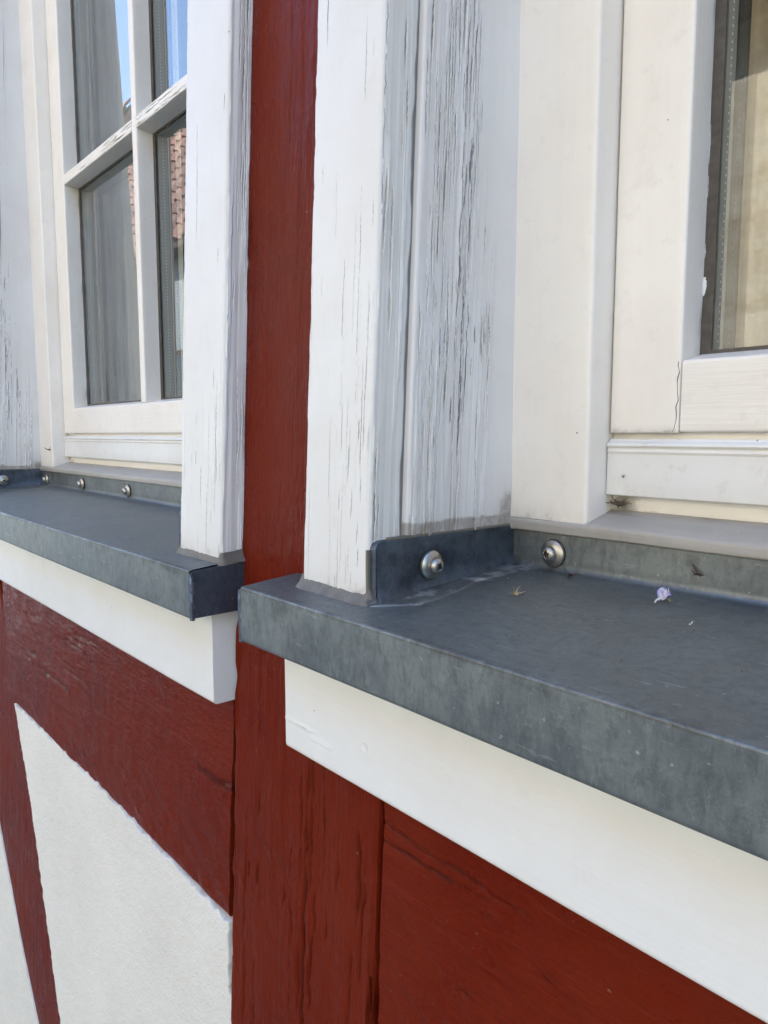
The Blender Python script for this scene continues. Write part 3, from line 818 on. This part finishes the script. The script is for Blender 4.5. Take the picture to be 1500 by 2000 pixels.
# ------------------------------------------------------------------ zinc sills
def lathe(prof, n=28):
    th = np.linspace(0, 2*np.pi, n, endpoint=False)
    P = np.array(prof); Q = np.zeros((len(P), n, 3))
    Q[..., 0] = P[:, 0][:, None]*np.cos(th); Q[..., 1] = P[:, 0][:, None]*np.sin(th); Q[..., 2] = P[:, 1][:, None]
    return Q
def raw(name, acc, mat, sharp=30):
    o = acc.build(name, mat, None, sharp); me = o.data; bpy.data.objects.remove(o)
    me.transform(Matrix.Translation((0, 0, -Z0))); return me
R0 = .0375
a = Acc(); a.grid(lathe([(R0*.98, 0), (R0, .004), (R0*.97, .008), (R0*.80, .0135), (R0*.55, .0165), (0.0001, .017)]), closed=True); ME_W = raw('washer', a, M['steel'])
a = Acc(); a.grid(lathe([(R0*1.03, 0), (R0*1.04, .003), (R0*.95, .0042)]), closed=True); ME_R = raw('seal_ring', a, M['rubber'])
a = Acc()
r1 = R0*.56
th = np.linspace(0, 2*np.pi, 48, endpoint=False)
star = R0*(.235+.055*np.cos(6*th))
rings = []
for rad, z in ((r1, .0155), (r1*1.0, .024), (r1*.90, .030), (r1*.72, .0335)):
    rings.append(np.stack([rad*np.cos(th), rad*np.sin(th), np.full_like(th, z)], -1))
rings.append(np.stack([star*1.08*np.cos(th), star*1.08*np.sin(th), np.full_like(th, .0350)], -1))
rings.append(np.stack([star*np.cos(th), star*np.sin(th), np.full_like(th, .0345)], -1))
rings.append(np.stack([star*.96*np.cos(th), star*.96*np.sin(th), np.full_like(th, .018)], -1))
a.grid(np.stack(rings), closed=True); ME_S = raw('screw', a, M['steel'], 35)
a = Acc(); a.grid(np.stack([np.stack([star*.97*np.cos(th), star*.97*np.sin(th), np.full_like(th, .022)], -1), np.stack([0.0001*np.cos(th), 0.0001*np.sin(th), np.full_like(th, .020)], -1)]), closed=True); ME_X = raw('socket', a, M['recess'])

def screw(sill, pos, axis, spin, tilt=(0, 0)):
    o = bpy.data.objects.new('screw', ME_S); put(o, sill)
    rot = Euler((math.radians(90)+tilt[0], 0, tilt[1])).to_matrix() if axis == 'y' else Euler((0, math.radians(90)+tilt[0], tilt[1])).to_matrix()
    rot = rot @ Euler((0, 0, spin)).to_matrix()
    o.matrix_local = Matrix.Translation(Vector((np.array(pos)-org_of(sill))*S)) @ rot.to_4x4()
    for me, nm in ((ME_W, 'washer'), (ME_R, 'seal_ring'), (ME_X, 'socket')):
        c = bpy.data.objects.new(nm, me); put(c, o)
    return o

def make_sill(label, x0, x1, xr, xR, screws, side_screws, seed, fine):
    t = thing('window_sill', label, 'window sill', (.5*(x0+x1), 1.1, ZSB), 'zinc window sills')
    YU = YFR-.006+.012                              # back upstand face
    # front strip + drip: profile from bottom of drip over the fold to the wall
    def stain_at(X, Y, Z):
        dx = X-xr; s = np.zeros_like(X); d = np.zeros_like(X)
        n = fbm(X*34+Y*21, Y*40-X*26, seed, 5)
        # dried white runs along the lining foot and in the back corner
        near = np.exp(-((dx-.045)/.05)**2)*sstep(1.14, 1.19, Y)*sstep(YU+.02, YU-.05, Y)
        s = np.maximum(s, near*np.clip(n*2.4-.75, 0, 1)*.8)
        s = np.maximum(s, .9*np.exp(-(((dx-.05)/.07)**2+((Y-YU+.03)/.05)**2))*np.clip(n*3-1.2, 0, 1))
        for cx, cy, rx, ry, am in ((-1.015, 1.08, .026, .014, .40), (-1.087, 1.259, .016, .008, .5), (-.53, 1.057, .015, .011, .5), (-.93, 1.44, .016, .006, .35), (-.662, 1.432, .010, .006, .6), (-.72, 1.13, .014, .005, .25), (-1.27, 1.18, .05, .016, .6), (-.55, 1.12, .012, .004, .4), (-.8, 1.2, .012, .004, .3)):
            s = np.maximum(s, am*np.exp(-((X-cx)/rx)**2-((Y-cy)/ry)**2)*np.clip(n*2.2-.4, 0, 1))
        d = .45*np.exp(-((dx)/.05)**2)*sstep(1.14, 1.2, Y)+.35*sstep(YU-.06, YU, Y)*fbm(X*8, Y*10, seed+2, 3)
        d = np.maximum(d, .5*np.clip(fbm(X*7, Z*9, seed+4, 4)*2.6-1.35, 0, 1)*sstep(ZSF+.02, ZSF-.02, Z)*(.5+.5*sstep(ZSF-.15, ZSF, Z)))
        d = np.maximum(d, .45*np.exp(-((Z-ZSF+.016)/.012)**2)*np.clip(fbm(X*5, Z*0, seed+5, 3)*2-.55, 0, 1)*(Y < YS+.01))
        d = np.maximum(d, .55*np.exp(-((Z-ZSF+.004)/.009)**2)*(Y < YS+.02)*(.5+fbm(X*6, Y*0, seed+15, 3)))
        return np.clip(s, 0, .9), np.clip(d, 0, .8)
    rad = .006
    pts = [(YS+.010, ZSB+.001), (YS+.0015, ZSB), (YS, ZSB+.004)]
    zz = np.linspace(ZSB+.004, ZSF-rad, 28)[1:]
    pts += [(YS, z) for z in zz]
    for k in range(1, 7):
        q = k/6*math.pi/2; pts.append((YS+rad*(1-math.cos(q)), ZSF-rad+rad*math.sin(q)))
    for y in np.linspace(YS+rad, WALL+.02, 40)[1:]: pts.append((y, zsheet(y)+.0*y-(zsheet(YS+rad)-ZSF)*0))
    pts = np.array(pts)
    xs = np.concatenate([along(x0+.004, x0+1.5, .008), along(x0+1.55, x1-.004, .05)]) if fine == 'R' else along(x0+.004, x1-.004, .012)
    Q = np.zeros((len(xs), len(pts), 3)); Q[..., 0] = xs[:, None]; Q[..., 1] = pts[None, :, 0]; Q[..., 2] = pts[None, :, 1]
    X, Y, Z = Q[..., 0], Q[..., 1], Q[..., 2]
    wob = .006*(fbm(X*2.2, Z*3+Y*3, seed, 3)-.5)
    st, dt = stain_at(X, Y, Z)
    Q[..., 1] += wob*sstep(YS+.05, YS, Y); Q[..., 2] += .005*(fbm(X*2.5, Y*5, seed+3, 3)-.5)*sstep(YS, YS+.05, Y)
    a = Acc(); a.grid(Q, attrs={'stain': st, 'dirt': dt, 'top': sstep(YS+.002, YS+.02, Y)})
    # inner tray between the linings, with bend and back upstand
    p2 = [(y, zsheet(y)) for y in np.linspace(WALL+.02, YU-.02, 60)]
    zb = zsheet(YU-.02)
    for k in range(1, 6):
        q = k/5*math.pi/2; p2.append((YU-.02+.02*math.sin(q), zb+.02*(1-math.cos(q))))
    for z in np.linspace(zb+.02, -.262, 14)[1:]: p2.append((YU, z))
    p2 = np.array(p2)
    xs2 = np.concatenate([along(xr+.006, xr+1.1, .008), along(xr+1.15, xR-.006, .05)]) if fine == 'R' else along(xr+.006, xR-.006, .02)
    Q = np.zeros((len(xs2), len(p2), 3)); Q[..., 0] = xs2[:, None]; Q[..., 1] = p2[None, :, 0]; Q[..., 2] = p2[None, :, 1]
    X, Y, Z = Q[..., 0], Q[..., 1], Q[..., 2]
    st, dt = stain_at(X, Y, Z)
    up = sstep(-.35, -.33, Z)
    dt = np.maximum(dt*(1-up), up*np.clip(.75*np.clip(fbm(X*10, Z*5, seed+8, 4)*2.6-1.35, 0, 1)+.45*np.exp(-((X-xr-.06)/.05)**2)*fbm(X*20, Z*20, seed, 3), 0, .8)); st = st*(1-up)+up*.12*np.clip(fbm(X*6, Z*6, seed+9, 3)*2-.8, 0, 1)
    Q[..., 2] += (.005*(fbm(X*2.5, Y*5, seed+3, 3)-.5)*(1-up))
    a.grid(Q, attrs={'stain': st, 'dirt': dt, 'top': 1-up})
    a.build('sheet', M['zinc'], t, 40)
    # end caps closing the folded ends
    for xx, sgn in ((x0, -1), (x1, 1)):
        c = Acc()
        pr = [(YS+.002, ZSB+.002), (WALL+.02, ZSB+.004), (WALL+.02, zsheet(WALL+.02)-.003), (YS+.004, ZSF-.004)]
        loft(c, roundpoly(pr, [.002, 0, 0, .010], .03, 4), [xx-.006, xx+.0005*sgn, xx+.006][::1] if True else None, 'x', None)
        # folded hem on the front arris
        hz = along(ZSB-.004, ZSF-.010, .004)
        def hem(P, Nn, E, ts, A, B, T): return .003*(fbm(T*30, A*0, 7, 3)-.5), {'stain': np.clip(fbm(T*40, A*80+B*80, 6, 4)*4-1.9, 0, .8)}
        loft(c, roundpoly(rect(xx-.006 if sgn > 0 else xx-.010, xx+.010 if sgn > 0 else xx+.006, YS-.002, YS+.012), .003, .003), hz, 'z', hem)
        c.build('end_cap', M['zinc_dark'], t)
    # side upstands along the linings: plate with rounded top front corner
    for xf, sgn, y0 in ((xr, 1, YC+.012), (xR, -1, YC+.012)):
        c = Acc()
        ps = roundpoly([(y0, zsheet(y0)-.002), (YU+.002, zsheet(YU)-.002), (YU+.002, -.2585), (y0, -.2585)], [0, 0, 0, .022], .03, 5)
        lo, hi = sorted((xf-.022*sgn, xf+.004*sgn))
        def up_(P, Nn, E, ts, A, B, T):
            return 0*A, {'stain': .0*A, 'dirt': .35+0*A}
        # dense outer face
        ny, nz = 90, 16
        yy = y0+.0005+(YU-y0)*np.linspace(0, 1, ny)**1.3; G = np.zeros((nz, ny, 3))
        for i in range(nz):
            f = i/(nz-1); qq = np.clip(1-(yy-y0)/.022, 0, 1); zt_ = -.2585-.022*(1-np.sqrt(1-qq**2)); zb_ = zsheet(yy)-.001
            G[i, :, 2] = zb_+(zt_-zb_)*f; G[i, :, 1] = yy; G[i, :, 0] = xf+.0065*sgn+.012*sgn*np.exp(-(f*7)**1.4)
        dn = np.clip(.30+.5*(fbm(G[..., 1]*9, G[..., 2]*16, seed+11, 4)-.45)*2, 0, .8)
        sn = np.clip(fbm(G[..., 1]*12, G[..., 2]*20, seed+12, 4)*3-1.9, 0, .4)*sstep(-.30, -.36, G[..., 2])+.10*np.exp(-((G[..., 1]-y0-.04)/.06)**2)
        c.grid(G, attrs={'dirt': dn, 'stain': sn}, flip=(sgn < 0))
        loft(c, ps, [lo, hi], 'x', up_)
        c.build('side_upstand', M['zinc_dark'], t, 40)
    # lapped corner patch soldered along the lining foot
    ny = 160; yy = np.linspace(1.095, YU-.03, ny); ww = .085+.03*(fbm(yy*7, yy*0, seed+20, 3)-.5)*2-.03*sstep(1.4, YU, yy)
    ww *= np.clip((yy-1.085)/.10, 0.12, 1)
    rows = []
    for f in np.linspace(0, 1, 16):
        X = xr+.004+ww*f
        h = .0042*(1-f**10)-.0012*f**10+.010*math.exp(-(f*9)**2)
        rows.append(np.stack([X, yy, zsheet(yy)+h+.005*(fbm(X*2.5, yy*5, seed+3, 3)-.5)+.0016*(fbm(yy*9, X*30, seed+5, 2)-.5)*(1-f**6)], -1))
    Q = np.stack(rows); c = Acc()
    s_, d_ = stain_at(Q[..., 0], Q[..., 1], Q[..., 2])
    s_[14] = np.maximum(s_[14], .45*np.clip(fbm(yy*16, yy*0, seed+30, 3)*2.4-1.0, 0, 1))
    c.grid(Q, attrs={'stain': s_, 'dirt': d_, 'top': np.ones_like(s_)}, flip=True); c.build('corner_patch', M['zinc'], t, 40)
    for pos, spin in screws: screw(t, (pos[0], YU-.001, pos[1]), 'y', spin, (.03*math.sin(spin*7), .03*math.cos(spin*5)))
    for pos, spin in side_screws: screw(t, (xr+.0085, pos[0], pos[1]), 'x', spin, (.03, 0))
    return t

sR = make_sill('broad zinc sill with a purple petal and two large steel screws in its corner', -1.772, 2.60, pR['xr'], pR['xR'],
               [((-1.19, -.322), .4), ((-.33, -.322), 1.1), ((.5, -.322), .2), ((1.3, -.322), .8)], [((1.302, -.333), .9)], 3, 'R')
sL = make_sill('zinc sill with dark end cap and screw row, below the window with glazing bars', -6.5, -2.0802, pL['xr'], pL['xR'],
               [((-4.2157*F, -.326), .3), ((-4.9942*F, -.325), .9), ((-5.7635*F, -.33), 1.3), ((-3.39, -.326), .1), ((-2.7, -.326), .6)], [((1.366, -.331), .5)], 8, 'L')

# sealant beads round the casing feet
def bead(parent, x0, x1, zc, w=.030, seed=0, back=None):
    a = Acc()
    path = []
    for x in np.linspace(x0-.006, x1+.004, 30): path.append((x, YC+.002, 0, -1))
    for k in range(1, 6):
        q = k/5*math.pi/2; path.append((x1+.002+.006*math.sin(q), YC+.008-.006*math.cos(q), math.sin(q), -math.cos(q)))
    yb = back or WALL+.01
    for y in np.linspace(YC+.014, yb, 14): path.append((x1+.008, y, 1, 0))
    path = np.array(path); n = len(path); rows = []
    for u, h in ((-.15, .034), (0, .026), (.25, .016), (.6, .008), (.85, .003), (1.0, -.004)):
        o = path[:, :2]+path[:, 2:]*(w*u*(1+.35*(vn(np.arange(n)*.35, np.arange(n)*0+u, seed)-.5)))[:, None]
        rows.append(np.stack([o[:, 0], o[:, 1], zsheet(o[:, 1])+h+.002*(vn(np.arange(n)*.6, np.arange(n)*0, seed+3)-.5)], -1))
    a.grid(np.stack(rows), flip=True)
    return a.build('sealant', M['sealant'], parent, 60)
bead(sR, -1.6284, -1.3545, ZSF, .026, 2, YC+.012)
bead(sL, -2.3787, -2.0874, ZSF, .014, 5, WALL-.002)
bead(sL, -6.11, -5.823, ZSF, .03, 6, YC+.04); bead(sR, 2.178, 2.45, ZSF, .03, 7, WALL-.002)
# brown sealant seam on top of the upstands
for sl, p in ((sR, pR), (sL, pL)):
    a = Acc(); loft(a, roundpoly(rect(p['xr']-.01, p['xr']+.005, -.262, -.2525), .003, .05), along(1.17, YFR+.005, .02), 'y', None, jig=.004)
    loft(a, roundpoly([(YFR-.004, -.2635), (YFR+.03, -.2635), (YFR+.03, -.2335), (YFR-.004, -.2335)], .004, .05), along(p['xr']+.004, p['x1']-.01, .02), 'x', None, jig=.004)
    a.build('sealant', M['sealant'], sl)
# vertical sealant strip up the casing corner beside the upstand
a = Acc(); loft(a, roundpoly(rect(-1.36, -1.3530, YC+.003, YC+.016), .003, .05), along(-.40, -.280, .01), 'z', None, jig=.006); a.build('sealant', M['sealant'], sR)

# ------------------------------------------------------------------ peeling paint on the near sash
rng = np.random.default_rng(4)
x2 = pR['x2']
for zc, ln, wd in ((.70, .09, .003), (.449, .035, .003), (.363, .045, .012), (.60, .05, .0025)):
    n, m = 9, 5; Q = np.zeros((n, m, 3))
    for i in range(n):
        f = i/(n-1); half = wd*(.35+.65*math.sin(math.pi*min(1, f*1.1+.05)))*(1+.4*(rng.random()-.5))
        for j in range(m):
            g = j/(m-1); curl = .010*g*g*(.5+f)
            Q[i, j] = (x2+.0012+curl, YRE-.004-half*(1-g)*1.0-.004*rng.random()*(j in (0,)), zc+ln*(f-.5))
    a = Acc(); a.grid(Q); o = a.build('paint_flake', M['flake'], sashR, 60)
# dark joint between stile and rail, wandering
a = Acc()
zz = np.linspace(.006, .176, 40); xx = x2-.004+.004*(vn(zz*60, zz*0, 3)-.5)*2+.008*sstep(.05, 0, zz)*-1
wv = .0008*(.5+vn(zz*90, zz*0, 9))
Q = np.stack([np.stack([xx-wv, 0*zz+YSA-.0008, zz], -1), np.stack([xx+wv, 0*zz+YSA-.0008, zz], -1)], 1)
a.grid(Q, flip=False); a.build('joint_crack', M['darkseal'], sashR)

# ------------------------------------------------------------------ curtain behind the far window
def curtain(x0, x1, label, mat='curtain'):
    c = thing('curtain', label, 'curtain', (.5*(x0+x1), 2.25, -.2))
    xs = np.linspace(x0, x1, 240); zs_ = np.linspace(-.2, ZTOP-.1, 12)
    X, Zg = np.meshgrid(xs, zs_)
    Y = 2.27+.085*np.sin(X*26+1.5*fbm(X*2, Zg*.3, 3, 2))+.035*np.sin(X*61+Zg*.4)
    a = Acc(); a.grid(np.stack([X, Y, Zg], -1)); a.build('cloth', M[mat], c, 80)
curtain(-5.9, -4.75, 'pale grey curtain drawn to the side behind the window with glazing bars')

curtain(-1.05, -.1, 'warm cream curtain hanging in folds behind the near pane with the perforated metal strip', 'curtain_warm')

# ------------------------------------------------------------------ small things lying on the near sill
def on_sheet(x, y): return np.array((x, y, zsheet(y)+.004))
PX, PY = -.823, 1.522
pt = thing('petal', 'withered purple petal with a pale stalk lying near the back of the near sill', 'petal', on_sheet(PX, PY))
n, m = 14, 11; Q = np.zeros((n, m, 3)); mid = np.zeros((n, m))
for i in range(n):
    f = i/(n-1); wd = .0150*math.sin(math.pi*min(1, .10+f*.84))**.75
    for j in range(m):
        g = j/(m-1)*2-1
        Q[i, j] = (PX+g*wd*(1+.15*math.sin(9*f+g*3))+.002*math.sin(f*5), PY+.010+.034*f, zsheet(PY)+.004+.018*f+.006*abs(g)+.003*math.sin(9*f+5*g)+.002*math.sin(17*g)); mid[i, j] = math.exp(-(g/.36)**2)*(.5+.5*f)
a = Acc(); a.grid(Q, attrs={'mid': mid}); a.build('blade', M['petal'], pt, 80)
def twig(acc, p0, p1, r, bend=0.0, n=6, sd=0):
    p0 = np.array(p0); p1 = np.array(p1); d = p1-p0; d = d/np.linalg.norm(d)
    u = np.cross(d, [0.3, .2, 1.0]); u /= np.linalg.norm(u); v = np.cross(d, u)
    rows = []
    for i in range(n):
        f = i/(n-1); c = p0+(p1-p0)*f+u*bend*math.sin(math.pi*f)
        rr = r*(1-.6*f); th = np.linspace(0, 2*np.pi, 6, endpoint=False)
        rows.append(c+rr*(np.cos(th)[:, None]*u+np.sin(th)[:, None]*v))
    acc.grid(np.stack(rows), closed=True, caps=True)
a = Acc(); q = on_sheet(PX, PY+.008); twig(a, q+[0, 0, .004], q+[.004, -.026, 0], .003, .002); a.build('stalk', M['lint'], pt)

def chaff(name, label, cat, base, size, mat, k, seed, up=0.0):
    """scrap of dried plant: a few crooked stalks and a shred of leaf"""
    rng = np.random.default_rng(seed)
    a = Acc()
    for i in range(k):
        d = rng.normal(size=3); d[2] = abs(d[2])*.4+up; d /= np.linalg.norm(d); L = size*rng.uniform(.4, 1)
        s = np.array(base)+rng.normal(size=3)*size*.12*np.array([1, .6, .2])+[0, 0, .003]
        twig(a, s, s+d*L, size*rng.uniform(.03, .07), size*.12*rng.normal())
    for i in range(max(1, k//2)):
        c = np.array(base)+rng.normal(size=3)*size*.15*np.array([1, .5, .3])+[0, 0, size*.08]
        th = np.linspace(0, 2*np.pi, 7, endpoint=False); r = size*rng.uniform(.12, .26)*(1+.4*rng.normal(size=7))
        V = np.stack([c[0]+r*np.cos(th), c[1]+r*.6*np.sin(th), c[2]+r*.4*rng.normal(size=7)], -1)
        a.poly(np.concatenate([[c+[0, 0, .1*size]], V, [c-[0, 0, .05*size]]]), [(0, j+1, (j+1) % 7+1) for j in range(7)]+[(8, (j+1) % 7+1, j+1) for j in range(7)])
    o = a.build(name, mat, None, 50)
    o['label'] = label; o['category'] = cat; o['kind'] = 'thing'
    return o
chaff('dried_plant_scrap', 'dark crooked plant scrap lying below the front-facing screw of the near sill', 'debris', on_sheet(-1.112, 1.60), .040, M['insect'], 4, 3, .15)
chaff('dried_plant_scrap', 'dark plant scrap clinging to the grey upstand behind the petal', 'debris', (-.785, YFR-.002, -.325), .038, M['insect'], 4, 9, .1)
chaff('blossom_scrap', 'pale straw blossom scrap lying out on the zinc in front of the screws', 'debris', on_sheet(-1.108, 1.374), .024, M['straw'], 8, 12, .2)
chaff('blossom_scrap', 'tiny straw crumb lying right beside the purple petal', 'debris', on_sheet(-.80, 1.535), .013, M['straw'], 4, 14, .2)
rg = np.random.default_rng(77)
a = Acc()
for i in range(170):
    x = rg.uniform(-1.25, .1); y = 1.02+.6*rg.random()**.6
    if i > 100: x = -1.32+.3*rg.random()**1.5; y = 1.61-.25*rg.random()**1.6
    r = .0016+.0030*rg.random()**3
    V = np.array([(1, 0, 0), (-1, 0, 0), (0, 1, 0), (0, -1, 0), (0, 0, 1), (0, 0, -.2)])*r*rg.uniform(.5, 1.3, (6, 3))+np.array((x, y, zsheet(y)+.003))
    a.poly(V, [(0, 2, 4), (2, 1, 4), (1, 3, 4), (3, 0, 4), (2, 0, 5), (1, 2, 5), (3, 1, 5), (0, 3, 5)])
gr = a.build('grit', M['dust'], None, 20, 'stuff'); gr['label'] = 'fine brown grit scattered over the near zinc sill'; gr['category'] = 'grit'
chaff('white_crumb', 'tiny white crumb on the bare zinc between petal and front edge', 'debris', on_sheet(-.69, 1.414), .014, M['lint'], 3, 19, .1)
chaff('insect_nest_debris', 'brown webby clump of debris stuck in the corner beside the near drip rail', 'debris', (pR['x1']+.035, YSA+.008, -.186), .036, M['dust'], 26, 23, .0)
chaff('dried_seed_husk', 'small brown husk stuck low on the frame of the window with glazing bars', 'debris', (pL['x1']-.03, YFR-.006, -.115), .05, M['dust'], 6, 31, .2)
chaff('dead_gnat', 'tiny dark gnat stuck on the white drip rail of the near window', 'insect', (-1.035, YSA-.008, -.112), .014, M['insect'], 6, 37, .2)
